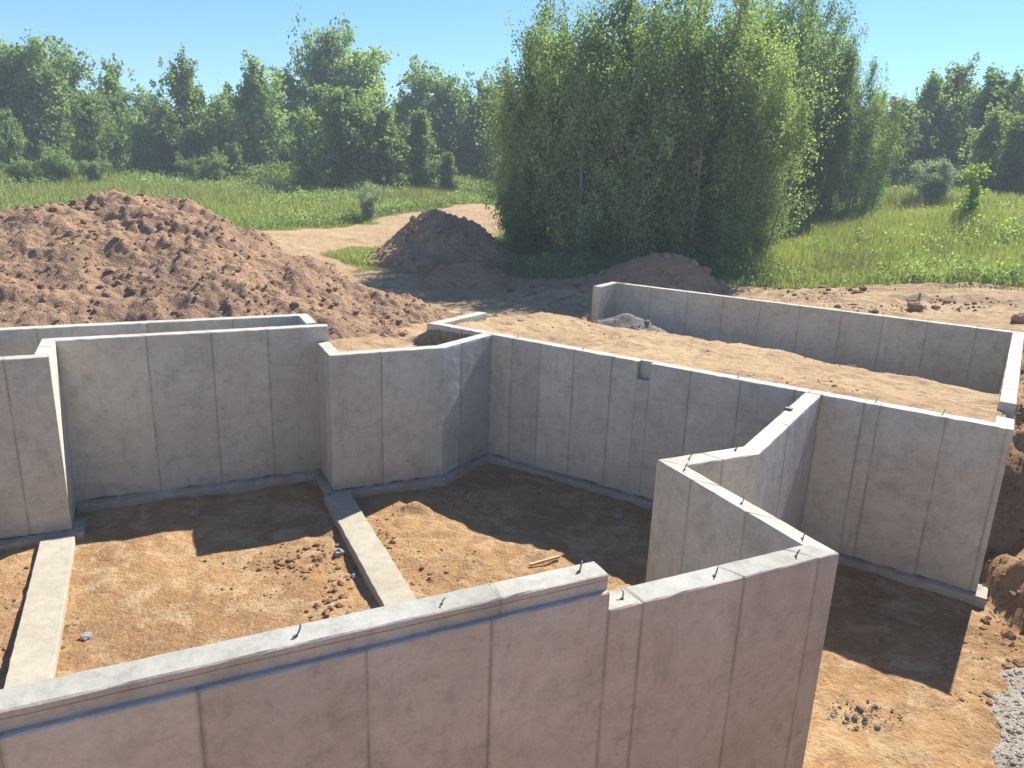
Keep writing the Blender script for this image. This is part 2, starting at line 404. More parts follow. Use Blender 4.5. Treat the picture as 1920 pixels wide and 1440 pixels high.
# ------------------------------------------------------------------ walls
jr = random.Random(3)
def panel_mesh(name, na, nb, fb, fa, z0, z1, jointA, jointB, mats, pocket=None, rag=0.006):
    """one poured bay: plan quad near-a, near-b, far-b, far-a, extruded z0..z1 with worn top edge and joint grooves"""
    na, nb, fb, fa = [np.array(p) for p in (na, nb, fb, fa)]
    L = np.linalg.norm(nb-na)
    st = [0.0]
    if jointA: st += [0.006/L, .028/L]
    k = max(2, int(L/.11)); st += [i/k for i in range(1, k)]
    if jointB: st += [1-.028/L, 1-.006/L]
    st = sorted(set(st+[1.0]))
    V = []; J = []
    zl = [z0, z0+(z1-z0)*.3, z0+(z1-z0)*.65, z1-.05, z1-.010]
    for i, s in enumerate(st):
        a = na+(nb-na)*s; f = fa+(fb-fa)*s
        d = (f-a); w_ = np.linalg.norm(d); d = d/w_
        ins = 0.005 if ((i == 0 and jointA) or (i == len(st)-1 and jointB)) else 0
        edge = 1.0 if (s*L < .008 and jointA) or ((1-s)*L < .008 and jointB) else 0.0
        wob = 0.003*math.sin(7*s*L+a[0]*3)
        nz = lambda: jr.uniform(-rag, rag)
        ring = []
        for j, z in enumerate(zl):
            off = ins+wob*.4+(0.0 if j < 4 else abs(nz())*.8)
            ring.append((*(a+d*off), z + (nz()*.5 if j == 4 else 0)))
        ring.append((*(a+d*(ins+.012)), z1+nz()*.45))
        ring.append((*(a+d*(w_*.5)), z1+nz()*.4))
        ring.append((*(f-d*(ins+.012)), z1+nz()*.45))
        for j in (4, 3, 2, 1, 0):
            off = ins+wob*.4+(0.0 if j < 4 else abs(nz())*.8)
            ring.append((*(f-d*off), zl[j] + (nz()*.5 if j == 4 else 0)))
        V += ring; J += [edge]*len(ring)
    n = len(ring); Fq = []; Fm = []
    for i in range(len(st)-1):
        for j in range(n-1):
            Fq.append((i*n+j, (i+1)*n+j, (i+1)*n+j+1, i*n+j+1)); Fm.append(1 if 5 <= j <= 6 else 0)
    me = bpy.data.meshes.new(name)
    e = (len(st)-1)*n
    faces = [f for f in Fq]+[tuple(reversed([q for q in range(n)]))[::-1], tuple(e+q for q in range(n))[::-1]]
    me.from_pydata([tuple(map(float, v)) for v in V], [], faces)
    for m in mats: me.materials.append(m)
    me.polygons.foreach_set('material_index', Fm+[0, 0])
    at = me.attributes.new('joint', 'FLOAT', 'POINT'); at.data.foreach_set('value', np.array(J, np.float32))
    me.update()
    return me
def shift(me, o):
    me.transform(Matrix.Translation((-o[0], -o[1], -o[2])))
    return me
def box_mesh(name, poly, z0, z1, mats, jitter=0., seg=.25, attr=True):
    """prism on a plan quad (a,b,c,d; a-b is long) with subdivided ragged top"""
    a, b, c, d = [np.array(p) for p in poly]
    return panel_mesh(name, a, b, c, d, z0, z1, False, False, mats, rag=jitter)

class Wall:
    def __init__(s, name, label, base, cat='concrete wall'):
        s.base = (base[0], base[1], -2.4)
        s.o = empty(name, s.base, label, cat); s.labels = 0
    def seg(s, na, nb, fb, fa, z0, z1, bays, mats=None, ja=False, jb=False, part='wall_panel'):
        """bays: list of cut fractions inside (0,1)"""
        mats = mats or [CONC, CONC_TOP]
        na, nb, fb, fa = [np.array(p) for p in (na, nb, fb, fa)]
        cuts = [0]+list(bays)+[1]
        for i in range(len(cuts)-1):
            u, v = cuts[i], cuts[i+1]
            me = panel_mesh(part, na+(nb-na)*u, na+(nb-na)*v, fa+(fb-fa)*v, fa+(fb-fa)*u, z0, z1, i > 0 or ja, i < len(cuts)-2 or jb, mats)
            link(part, shift(me, s.base), s.o)
        return s
    def footing(s, na, nb, fb, fa, z1=-2.40, z0=-2.75, mats=None):
        me = panel_mesh('footing', na, nb, fb, fa, z0, z1, False, False, mats or [FOOTD, FOOTD], rag=.04)
        link('footing', shift(me, s.base), s.o)
    def block(s, poly, z0, z1, name, mat):
        me = panel_mesh(name, *poly, z0, z1, False, False, [mat, mat], rag=.002); link(name, shift(me, s.base), s.o)

def even(n): return [i/n for i in range(1, n)]

# bolts ------------------------------------------------------
def tube(path, r, sides=6, cap=True):
    V = []; F = []
    P = [Vector(p) for p in path]
    for i, p in enumerate(P):
        t = (P[min(i+1, len(P)-1)]-P[max(i-1, 0)]).normalized()
        a = t.orthogonal().normalized(); b = t.cross(a)
        if i and abs(a.dot(pa)) < .99:
            a = (pa - t*pa.dot(t)).normalized(); b = t.cross(a)
        pa = a
        rr = r[i] if isinstance(r, (list, tuple)) else r
        for k in range(sides):
            th = 2*math.pi*k/sides; V.append(tuple(p+a*rr*math.cos(th)+b*rr*math.sin(th)))
    for i in range(len(P)-1):
        for k in range(sides):
            F.append((i*sides+k, i*sides+(k+1) % sides, (i+1)*sides+(k+1) % sides, (i+1)*sides+k))
    if cap: F += [tuple(range(sides))[::-1], tuple((len(P)-1)*sides+k for k in range(sides))]
    return V, F
def bolt_mesh():
    V, F = tube([(0, 0, -.03), (0, 0, .03), (.003, .002, .058), (.012, .004, .078), (.026, .004, .086)], [.006]*5, 6)
    n = len(V)
    V2, F2_ = tube([(0, 0, -.004), (0, 0, .012)], [.013, .013], 6)         # nut
    V += V2; F += [tuple(q+n for q in f) for f in F2_]; n = len(V)
    V2, F2_ = tube([(0, 0, -.006), (0, 0, -.002)], [.021, .021], 8)
    V += V2; F += [tuple(q+n for q in f) for f in F2_]
    me = bpy.data.meshes.new('anchor_bolt'); me.from_pydata(V, [], F); me.materials.append(STEEL); me.update(); return me
BOLT = bolt_mesh()
def bolt(wall, x, y, z, lean=0, az=0, s=1.0):
    o = link('anchor_bolt', BOLT, wall.o, (x-wall.base[0], y-wall.base[1], z-wall.base[2]))
    o.rotation_euler = (lean, 0, az); s *= jr.uniform(.75, 1.05); o.scale = (s, s, s*jr.uniform(.7, 1.05)); o.rotation_euler = (lean*1.5, jr.uniform(-.2, .2), az)
    return o

# 1 front wall -------------------------------------------------
MF = [CONC_FRONT, TOP_GREY]
fw_ = Wall('foundation_wall', 'long near foundation wall with raised ledge course and anchor bolts along the bottom of the view', P1(2.0, 4.0))
ES = 2.80                                                    # where the raised part ends
cutsF = [(-.9+9)/(ES+9), (.05+9)/(ES+9), (1.02+9)/(ES+9), (1.87+9)/(ES+9)]
pre = [(-9+1.0*k+9)/(ES+9) for k in range(1, 8)]
fw_.seg(P1(-9, 4.0), P1(ES, 4.0), P1(ES, 4.26), P1(-9, 4.26), -2.4, .150, pre+cutsF, [CONC_FRONT, CONC_FRONT], jb=True)
fw_.seg(P1(-9, 4.045), P1(ES, 4.045), P1(ES, 4.258), P1(-9, 4.258), 0.1515, .275, [ (v) for v in ((-3.3+9)/(ES+9), (1.95+9)/(ES+9))], MF, part='ledge_course')
fw_.seg(P1(ES, 4.0), P1(5.115, 4.0), P1(4.925, 4.235), P1(ES, 4.235), -2.4, 0.0, [.13, .55, .90], MF, ja=True)
fw_.footing(P1(-9, 3.88), P1(5.23, 3.88), P1(4.8, 4.38), P1(-9, 4.38))
for e, n, z, le, az in ((-0.92, 4.13, .275, .25, 1), (0.62, 4.13, .275, .35, 2.2), (1.56, 4.13, .275, .2, .4), (2.62, 4.15, .275, .15, 1.4), (2.98, 4.10, 0, .3, 2.6), (3.85, 4.1, 0, .2, 1.2), (4.72, 4.10, 0, .2, .7), (-2.2, 4.15, .275, .2, .2)):
    x, y = P1(e, n); bolt(fw_, x, y, z, le, az)

# 2 return wall A-B -------------------------------------------
rw = Wall('foundation_wall', 'foundation wall running back from the near right corner to the pointed bend', P1(5.0, 5.0))
rw.seg(P1(5.1165, 4.0025), P1(5.1165, 6.085), P1(4.926, 6.35), P1(4.926, 4.2375), -2.4, -.001, [.33, .72], ja=False)
rw.footing(P1(5.23, 4.3), P1(5.23, 6.2), P1(4.8, 6.45), P1(4.8, 4.39))
for e, n, le, az in ((5.02, 4.32, .2, 1), (5.02, 5.1, .3, 2), (5.03, 6.0, .2, .1)):
    x, y = P1(e, n); bolt(rw, x, y, 0, le, az)
# 3 wall B-C
cn = X12(6.088, 2.12); cf = X12(6.348, 2.35)
bc = Wall('foundation_wall', 'short foundation wall between the pointed bend and the scuffed diagonal wall', P1(5.4, 6.2))
bc.seg(P1(5.118, 6.088), cn, cf, P1(4.928, 6.352), -2.4, .001, [.5])
bc.footing(P1(5.2, 5.98), X12(5.98, 2.02), X12(6.46, 2.45), P1(4.85, 6.46))
for (x, y), le, az in ((P1(5.28, 6.24), .3, .5), ((2.62, 8.26), .25, 1.9)): bolt(bc, x, y, 0, le, az)
# 4 wall C-D (scuffed)
cd = Wall('foundation_wall', 'pale scuffed diagonal foundation wall joining the short bend to the long wall', P2(9.0, 2.2))
mC_n = m2_of(*cn); mC_f = m2_of(*cf)
cd.seg(P2(mC_n+.002, 2.118), P2(11.462, 2.118), P2(11.462, 2.348), P2(mC_f+.002, 2.348), -2.4, -.002, [.42], [CONC_SCUFF, CONC_TOP])
cd.footing(P2(mC_n, 2.02), P2(11.45, 2.02), P2(11.45, 2.45), P2(mC_f, 2.45))
cd.block([P2(10.35, 2.26), P2(10.42, 2.26), P2(10.42, 2.36), P2(10.35, 2.36)], -.03, .03, 'form_tie', STEEL)
# 5 long wall K..J2
lw = Wall('foundation_wall', 'longest straight foundation wall across the middle with a small beam pocket near its top', P2(11.6, 4))
NF, FF = 11.465, 11.69
lw.seg(P2(NF, -.29), P2(NF, 2.30), P2(FF, 2.30), P2(FF, -.29), -2.4, .0005, [.03, .30, .62, .70, .93], jb=True)
POC = 4.95
lw.seg(P2(NF, 2.30), P2(NF, POC-.11), P2(FF, POC-.11), P2(FF, 2.30), -2.4, .0005, [.08, .40, .72], ja=True, jb=True)
lw.seg(P2(NF, POC-.11), P2(NF, POC+.11), P2(FF, POC+.11), P2(FF, POC-.11), -2.4, -.30, [])
lw.seg(P2(NF+.12, POC-.109), P2(NF+.12, POC+.109), P2(FF, POC+.109), P2(FF, POC-.109), -.2985, .0, [])
lw.seg(P2(NF, POC+.11), P2(NF, 9.47), P2(FF, 9.47), P2(FF, POC+.11), -2.4, .0005, [.11, .28, .44, .58, .70, .85], ja=True)
lw.footing(P2(NF-.13, -.42), P2(NF-.13, 8.2), P2(FF+.1, 8.2), P2(FF+.1, -.42))
for n in (3.4, 1.4, .55, 6.2, 7.6): x, y = P2(11.6, n); bolt(lw, x, y, 0, .2, n)
# 6 diagonal J-E
En = X12(12.06, 8.09); Ef = X12(12.28, 8.31)
je = Wall('foundation_wall', 'short bluish diagonal foundation wall in the inner corner left of the long wall', P2(10.9, 8.2))
je.seg(P2(m2_of(*En), 8.09), P2(11.463, 8.09), P2(11.463, 8.31), P2(m2_of(*Ef), 8.31), -2.4, -.001, [.35], [CONC_SCUFF, CONC_TOP])
je.footing(P2(m2_of(*En)-.05, 7.97), P2(11.4, 7.97), P2(11.4, 8.4), P2(m2_of(*Ef), 8.4))
# 7 F-E
fe = Wall('foundation_wall', 'middle foundation wall with low top and dirt heaped behind, left of the diagonal', P1(3.6, 12.1))
fe.seg(P1(2.55, 12.06), (En[0]-.001, En[1]), (Ef[0]-.001, Ef[1]), P1(2.77, 12.28), -2.4, .001, [.44], ja=False)
fe.footing(P1(2.42, 11.93), (X12(11.93, 7.97)), X12(12.38, 8.4), P1(2.9, 12.38))
# 8 F-G
fg = Wall('foundation_wall', 'narrow return wall between the tall left wall and the low middle wall', P1(2.6, 12.6))
fg.seg(P1(2.551, 13.098), P1(2.551, 12.064), P1(2.769, 12.282), P1(2.769, 13.098), -2.4, -.0012, [.5])
fg.footing(P1(2.42, 13.1), P1(2.42, 11.94), P1(2.9, 12.4), P1(2.9, 13.1), -2.402)
# 9 back wall (high)
ZH = .272
bw = Wall('foundation_wall', 'tall back foundation wall of the left room, in front of the narrow trench', P1(.5, 13.2))
bw.seg(P1(-1.36, 13.10), P1(2.772, 13.10), P1(2.772, 13.31), P1(-1.56, 13.31), -2.4, ZH, [.30, .535, .75])
bw.footing(P1(-1.36, 12.96), P1(2.5, 12.96), P1(2.5, 13.4), P1(-1.36, 13.4))
# 10 return at L
rl = Wall('foundation_wall', 'narrow sunlit return wall at the left end of the tall back wall', P1(-1.45, 12.6))
rl.seg(P1(-1.362, 12.265), P1(-1.362, 13.098), P1(-1.562, 13.30), P1(-1.562, 12.265), -2.4, ZH-.001, [.5])
# 11 L wall
ll = Wall('foundation_wall', 'nearest left foundation wall standing forward at the left edge of the view', P1(-3, 12.1))
ll.seg(P1(-9, 12.05), P1(-1.36, 12.05), P1(-1.36, 12.263), P1(-9, 12.263), -2.4, ZH, [.2, .36, .52, .68, .83, .93])
ll.footing(P1(-9, 11.9), P1(-1.2, 11.9), P1(-1.2, 12.4), P1(-9, 12.4))
# 12 outer wall
ow = Wall('foundation_wall', 'outermost left wall behind the narrow trench, against the big dirt pile', P1(-2, 14.1))
ow.seg(P1(-9, 13.99), P1(2.42, 13.99), P1(2.62, 14.2), P1(-9, 14.2), -1.6, ZH+.03, [.3, .5, .64, .78, .9])
ow.seg(P1(2.42, 13.312), P1(2.42, 13.988), P1(2.62, 14.196), P1(2.62, 13.312), -1.6, ZH+.028, [], part='end_panel')
# 13 K-R right wall with door notch
kr = Wall('foundation_wall', 'pale topped right garage wall with a dark door notch at its near end', P2(15, -.2))
kr.seg(P2(FF+.002, -.29), P2(12.05, -.29), P2(12.05, -.07), P2(FF+.002, -.07), -2.4, -.001, [])
kr.seg(P2(12.052, -.288), P2(12.95, -.288), P2(12.95, -.072), P2(12.052, -.072), -2.4, -.26, [.5], part='sill_panel')
kr.seg(P2(12.952, -.29), P2(19.528, -.29), P2(19.528, -.07), P2(12.952, -.07), -2.4, -.001, even(7))
kr.footing(P2(11.5, -.42), P2(19.8, -.42), P2(19.8, .05), P2(11.72, .05))
kr.block([P2(12.16, -.20), P2(12.80, -.20), P2(12.80, -.10), P2(12.16, -.10)], -.262, -.15, 'notch_shade', VOIDM)  # dark strip added in place of the shade inside the door notch
# 14 garage back wall
gb = Wall('foundation_wall', 'long rear garage foundation wall below the grass field, half buried', P2(19.6, 5))
gb.seg(P2(19.53, -.29), P2(19.53, 9.50), P2(19.75, 9.72), P2(19.75, -.29), -2.4, 0, [.09, .19, .285, .38, .48, .58, .68, .78, .89])
gb.seg(P2(18.55, 9.50), P2(19.528, 9.50), P2(19.748, 9.718), P2(18.55, 9.718), -2.4, -.0015, [], part='end_panel')
# 15 J2-J3 return
jj = Wall('foundation_wall', 'short garage return wall ending in the fill beside the driveway', P2(12.4, 9.3))
jj.seg(P2(NF+.001, 9.472), P2(13.2, 9.472), P2(13.2, 9.69), P2(NF+.001, 9.69), -2.4, -.001, [.5])

# interior strip footings ------------------------------------
def strip(name, label, e0, e1_, n0, n1_, z=-2.40):
    base = (*P1((e0+e1_)/2, (n0+n1_)/2), -2.5)
    o = link(name, shift(panel_mesh(name, P1(e0, n0), P1(e0, n1_), P1(e1_, n1_), P1(e1_, n0), -2.72, z, False, False, [FOOT, FOOT], rag=.014), base), None, base)
    tag(o, label, 'strip footing', 'strip footings crossing the pit floor')
strip('strip_footing', 'sunlit concrete strip footing at the left, running under the near wall', -1.76, -1.31, 4.30, 11.88)
strip('strip_footing', 'concrete strip footing in the middle of the pit, half in shade at the far end', 2.35, 2.80, 4.30, 11.90, -2.385)

# ------------------------------------------------------------------ lumps of soil and stone
ico = None
def ico_verts():
    import bmesh
    bm = bmesh.new(); bmesh.ops.create_icosphere(bm, subdivisions=1, radius=1.0)
    bm.verts.ensure_lookup_table()
    v = np.array([p.co[:] for p in bm.verts]); f = np.array([[q.index for q in fc.verts] for fc in bm.faces]); bm.free()
    bm = bmesh.new(); bmesh.ops.create_icosphere(bm, subdivisions=2, radius=1.0)
    v2 = np.array([p.co[:] for p in bm.verts]); f2 = np.array([[q.index for q in fc.verts] for fc in bm.faces]); bm.free()
    return v, f, v2, f2
IV, IF, IV2, IF2 = ico_verts()
def lumps(name, P, S, mat, parent=None, flat=.7, base=(0, 0, 0), hi=False):
    P = np.asarray(P, float); S = np.asarray(S, float); n = len(P)
    iv, if_ = (IV2, IF2) if hi else (IV, IF)
    V = iv[None]*(1+rng.uniform(-.32, .32, (n, len(iv), 1)))
    an = rng.uniform(0, 6.28, n); ca, sa = np.cos(an), np.sin(an)
    sx = rng.uniform(.7, 1.35, n); 
    x = V[..., 0]*sx[:, None]; y = V[..., 1]; z = V[..., 2]*flat
    X = (x*ca[:, None]-y*sa[:, None]); Y = (x*sa[:, None]+y*ca[:, None])
    V = np.stack([X, Y, z], -1)*S[:, None, None] + P[:, None, :] - np.array(base)
    F = if_[None]+(np.arange(n)*len(iv))[:, None, None]
    me = quads(name, V.reshape(-1, 3), F.reshape(-1, 3), [mat], False)
    return link(name, me, parent, base if parent is None else None)

# ------------------------------------------------------------------ dirt piles
def ridge_height(x, y, ridge, front, back, cut=None):
    z = np.full(x.shape, -9.0)
    for i in range(len(ridge)-1):
        a = np.array(ridge[i]); b = np.array(ridge[i+1])
        v = b[:2]-a[:2]; t = np.clip(((x-a[0])*v[0]+(y-a[1])*v[1])/(v@v), 0, 1)
        px = a[0]+t*v[0]; py = a[1]+t*v[1]; zr = a[2]+t*(b[2]-a[2])
        d = np.hypot(x-px, y-py)
        sl = np.where((y-py) > 0, back, front)
        z = np.maximum(z, zr - sl*(np.sqrt(d*d+.16)-.4))
    return z
def pile(name, label, cat, ridge, front, back, mat, box, step, lump, nclod, csize, clodmat, lumpscale=1.0, clip=None, seed=0, group=None):
    x0, x1, y0, y1 = box
    X, Y = np.meshgrid(np.arange(x0, x1, step), np.arange(y0, y1, step))
    x, y = X.ravel(), Y.ravel()
    def H(x, y):
        wx = x+.5*fbm(x*.9, y*.9, 3, seed+1); wy = y+.5*fbm(x*.9+9, y*.9, 3, seed+2)
        h = ridge_height(wx, wy, ridge, front, back)
        ru = x*.55+y*.83; rv = x*.83-y*.55            # clods slide downhill: slightly stretched lumps
        sm = sstep(-.25, .22, fbm(x*.55, y*.55, 2, seed+14))      # smooth slides between cloddy ground
        h = h + lump*((.26*worley(x*4.6*lumpscale, y*4.0*lumpscale, seed+13) + .17*worley(x*9.5*lumpscale, y*9*lumpscale, seed+15))*(.25+.75*sm) + .30*worley(x*1.1*lumpscale, y*1.0*lumpscale, seed+3) + .26*sm*worley(rv*2.6*lumpscale, ru*1.7*lumpscale, seed+4)
                      + .12*worley(x*6.2*lumpscale, y*5.6*lumpscale, seed+5) + .62*fbm(x*1.3, y*1.3, 5, seed+6) + .12*fbm(x*9, y*9, 2, seed+8))
        return h
    h = H(x, y); g = ground_z(x, y, False)
    keep = (h > g-.12)
    if clip is not None: keep &= clip(x, y)
    ny_, nx_ = X.shape; ix = np.arange(nx_*ny_).reshape(ny_, nx_)
    fq = np.stack([ix[:-1, :-1], ix[:-1, 1:], ix[1:, 1:], ix[1:, :-1]], -1).reshape(-1, 4)
    fq = fq[keep[fq].all(1)]
    used = np.unique(fq); remap = -np.ones(len(x), int); remap[used] = np.arange(len(used))
    cx, cy = x[used].mean(), y[used].mean(); base = (float(cx), float(cy), float(g[used].min()))
    # crumbly skirt drop at the rim handled by the ground overlap
    V = np.stack([x, y, h], 1)[used]-np.array(base)
    root = empty(name, base, label, cat, group)
    link('soil_heap', quads('soil_heap', V, remap[fq], [mat], True), root)
    if nclod:
        k = rng.integers(0, len(used), nclod); px = x[used][k]+rng.uniform(-step, step, nclod); py = y[used][k]+rng.uniform(-step, step, nclod)
        s = csize*rng.pareto(2.6, nclod).clip(0, 3.5)+csize*.45
        pz = H(px, py)
        o = lumps('clods', np.stack([px, py, pz], 1), s, clodmat, root, .75, base)
        o.location = (0, 0, 0); tag(o, kind='stuff')
    return root, H
big_ridge = [(-24, 14, .6), (-17.5, 16.2, 1.35), (-13.8, 17.2, 1.35), (-11.7, 17.6, 1.5), (-10.6, 18, 1.72), (-9.5, 18.6, 1.80), (-8.7, 18.9, 1.75), (-7.0, 18.0, 0.88), (-5.3, 17.3, -.02), (-4.2, 16.6, -.45), (-3.4, 15.9, -.68)]
pile('dirt_pile', 'big brown dirt pile with rough clods behind the left foundation walls', 'dirt pile', big_ridge, .37, .62, PILE,
     (-22, -.8, 9.5, 25), .045, .38, 8000, .022, CLOD, 1.0, lambda x, y: (n1_of(x, y) > 14.19) | ((e1_of(x, y) > 2.6) & (n1_of(x, y) > 12.2) & (n2_of(x, y) > 8.25)), 200)
pile('dirt_mound', 'dark grey brown topsoil mound between the dirt road and the tree clump', 'dirt mound',
     [(-3.5, 28.6, .75), (-3.0, 28.8, 1.35), (-2.5, 28.9, 1.0), (-2.0, 29, .95), (-1.6, 29, .4)], .80, 1.0, PILE_DARK, (-6.5, 1, 25, 32), .06, .24, 1500, .04, PILE_DARK, 1.1, None, 300)
pile('dirt_mound', 'low shaded reddish heap in front of the dark topsoil mound', 'dirt mound',
     [(-2.6, 25.8, -.5), (-2.1, 25.6, -.2), (-1.5, 25.6, -.15), (-1.0, 25.8, -.4)], .55, .8, PILE_RED, (-5, 1, 23, 28), .09, .14, 250, .04, PILE_RED, 1.4, None, 400)
pile('dirt_mound', 'pointed reddish dirt mound behind the rear garage wall below the trees', 'dirt mound',
     [(3.1, 25.2, -.45), (3.9, 25.0, .05), (4.6, 24.9, .5), (5.0, 24.9, .45), (5.8, 24.9, .05), (6.7, 25.0, -.4)], .55, .85, PILE_RED, (2, 8, 23, 27.5), .08, .16, 350, .045, PILE_RED, 1.4, None, 500)

# ------------------------------------------------------------------ clods lying about
def scatter(n, x0, x1, y0, y1, test, smin, smax, alpha=2.2):
    x = rng.uniform(x0, x1, n); y = rng.uniform(y0, y1, n); k = test(x, y); x, y = x[k], y[k]
    s = (smin*(1+rng.pareto(alpha, len(x)))).clip(smin, smax)
    z = ground_z(x, y)+s*.15
    return np.stack([x, y, z], 1), s
P_, S_ = scatter(9000, -9, 7, 4, 14, lambda x, y: (sdist(PIT, x, y) < -.2) & (vnoise(x*.9, y*.9, 900) > -.05), .008, .05, 2.4)
tag(lumps('pit_crumbs', P_, S_, CLOD_PIT), kind='stuff', label='loose crumbs of tan soil on the pit floor')
def clump_scatter(cx, cy, sx, sy, n, smin, smax):
    x = rng.normal(cx, sx, n); y = rng.normal(cy, sy, n); s = (smin*(1+rng.pareto(1.8, n))).clip(smin, smax)
    return np.stack([x, y, ground_z(x, y)+s*.25], 1), s
A_ = [clump_scatter(-2.75, 9.85, .30, .28, 95, .012, .06), clump_scatter(-3.3, 9.7, .35, .14, 30, .015, .06), clump_scatter(-2.25, 9.0, .12, .35, 60, .015, .05), clump_scatter(-1.95, 10.35, .15, .3, 50, .015, .06)]
tag(lumps('broken_clods', np.concatenate([a[0] for a in A_]), np.concatenate([a[1] for a in A_]), CLOD_PIT), kind='stuff', label='broken brown clods heaped beside the middle strip footing')
P_, S_ = scatter(5200, 5.2, 12, 3.5, 14, lambda x, y: (sdist(PIT, x, y) > -.7) & (n2_of(x, y) < -.35), .014, .10, 2.0)
tag(lumps('bank_clods', P_, S_, CLOD_PIT, hi=False), kind='stuff', label='tumbled soil clods on the bank right of the wall')
P_, S_ = scatter(5000, -6, 18, 19, 28, lambda x, y: (m2_of(x, y) > 19.85) & (grass_mask(x, y) < .5) & (vnoise(x*.7, y*1.1, 905) > .02), .02, .14, 2.0)
tag(lumps('scattered_clods', P_, S_, CLOD), kind='stuff', label='scattered clods on the bare strip behind the garage')
P_, S_ = scatter(1500, -.3, 12, 11, 20, lambda x, y: (m2_of(x, y) > 11.8) & (m2_of(x, y) < 19.4) & (n2_of(x, y) > 0) & (n2_of(x, y) < 10) & (vnoise(x, y, 906) > .1), .01, .05, 2.2)
tag(lumps('fill_crumbs', P_, S_, CLOD_PIT), kind='stuff', label='small crumbs on the garage fill')

def one_lump(name, label, cat, x, y, s, mat, flat=.7, z=None, group=None):
    z = float(ground_z(np.array([x]), np.array([y]))[0]) if z is None else z
    o = lumps(name, [(x, y, z+s*flat*.5)], [s], mat, None, flat, (x, y, z), True)
    return tag(o, label, cat, group)
one_lump('rock', 'lone grey rock on the tan pit floor beside the left strip footing', 'rock', -5.00, 7.85, .075, STONE, .45)
one_lump('rock', 'pale pink rock among clods at the edge of the middle strip footing', 'rock', -2.45, 10.02, .075, STONE, .8)
one_lump('rock', 'small pale stone lower down beside the middle strip footing', 'rock', -2.12, 9.45, .05, STONE, .7)
one_lump('rock', 'grey stone lying in the shade at the foot of the tall back wall', 'rock', -5.05, 11.15, .075, STONE, .8)
one_lump('rock', 'small stone in the shade under the long wall behind the pointed bend', 'rock', 1.87, 11.55, .07, STONE, .7)
one_lump('soil_clod', 'dark pyramid shaped clod on the bare strip behind the rear garage wall', 'clod', 10.4, 19.6, .19, PILE_RED, .8)
one_lump('soil_clod', 'large dark clod at the right edge beyond the rear garage wall corner', 'clod', 11.9, 17.7, .20, PILE_DARK, .7)
one_lump('soil_clod', 'big overhanging brown clod on the bank right of the long wall corner', 'clod', 7.25, 8.85, .20, CLOD_PIT, .75)
one_lump('soil_clod', 'dark broken clod higher on the bank at the right edge', 'clod', 7.75, 10.0, .17, PILE_RED, .7)
one_lump('soil_clod', 'small brown clod on the tan soil near the end of the near wall', 'clod', 0.05, 9.35, .045, CLOD, .7)
# grey rubble beside the garage back wall end
def heap(name, label, cx, cy, rx, ry, h, n, smin, smax, mat, ccat='rubble heap', edge=0.0):
    g0 = float(ground_z(np.array([cx]), np.array([cy]), False)[0])
    a = rng.uniform(0, 6.283, n); r = np.sqrt(rng.uniform(0, 1, n))
    x = cx+rx*r*np.cos(a); y = cy+ry*r*np.sin(a)
    z = ground_z(x, y, False)+h*(1-r**1.6)*rng.uniform(.7, 1, n)
    s = (smin*(1+rng.pareto(2.0, n))).clip(smin, smax)
    return tag(lumps(name, np.stack([x, y, z], 1), s, mat, None, .7, (cx, cy, g0)), label, ccat)
pile('rubble_heap', 'grey rubble heap at the open end of the rear garage wall', 'rubble heap', [(2.35, 19.25, -.75), (2.9, 19.2, -.55), (3.3, 19.1, -.75)], .8, .9, STONE_D, (1.6, 4.2, 18.2, 20.2), .05, .10, 160, .03, STONE_D, 2.4, None, 600)
pile('rubble_heap', 'thin dark rubble streak on the fill left of the rubble heap', 'rubble heap', [(1.5, 19.0, -.86), (2.1, 18.8, -.80)], .5, .6, STONE_D, (1.0, 2.6, 18.2, 19.6), .05, .08, 90, .025, STONE_D, 3, None, 620)
pile('gravel_heap', 'pale grey gravel heap at the lower right edge', 'gravel heap', [(6.0, 7.3, -2.44), (6.15, 6.8, -2.36), (6.0, 6.3, -2.42)], .35, .5, GRAVEL, (5.0, 7.4, 5.2, 8.2), .025, .03, 6000, .0085, GRAVEL, 5, None, 700)
heap('debris', 'small grey broken concrete debris at the bottom right of the near wall corner', 3.95, 6.95, .42, .26, .02, 120, .007, .035, STONE_D, 'debris')

# stick
def stick_obj(name, label, a, b, w_, mat, cat='stick'):
    a = Vector(a); b = Vector(b); V, F = tube([a-a, (b-a)*.5+Vector((0, 0, .004)), b-a], [w_, w_*.9, w_*.95], 4)
    me = bpy.data.meshes.new(name); me.from_pydata(V, [], F); me.materials.append(mat); me.update()
    return tag(link(name, me, None, a), label, cat)
stick_obj('wooden_stake', 'pale wooden stake lying at the edge of the shadow on the pit floor', (.36, 9.86, -2.49), (.80, 10.09, -2.46), .028, WOOD, 'stake')
stick_obj('branch', 'pale bare branch lying in the tree shade on the driveway', (.95, 21.4, -.66), (1.75, 22.3, -.5), .035, BARKP, 'branch')
for i, (x, y, l_, a) in enumerate([(-.3, 21.7, .7, .1), (.1, 21.9, .5, .5)]):
    stick_obj('branch', ['short fallen branch left of the pale branch on the driveway', 'thin fallen branch between two others on the driveway'][i], (x, y, -.68), (x+l_*math.cos(a), y+l_*math.sin(a), -.62), .03, BARKP, 'branch')

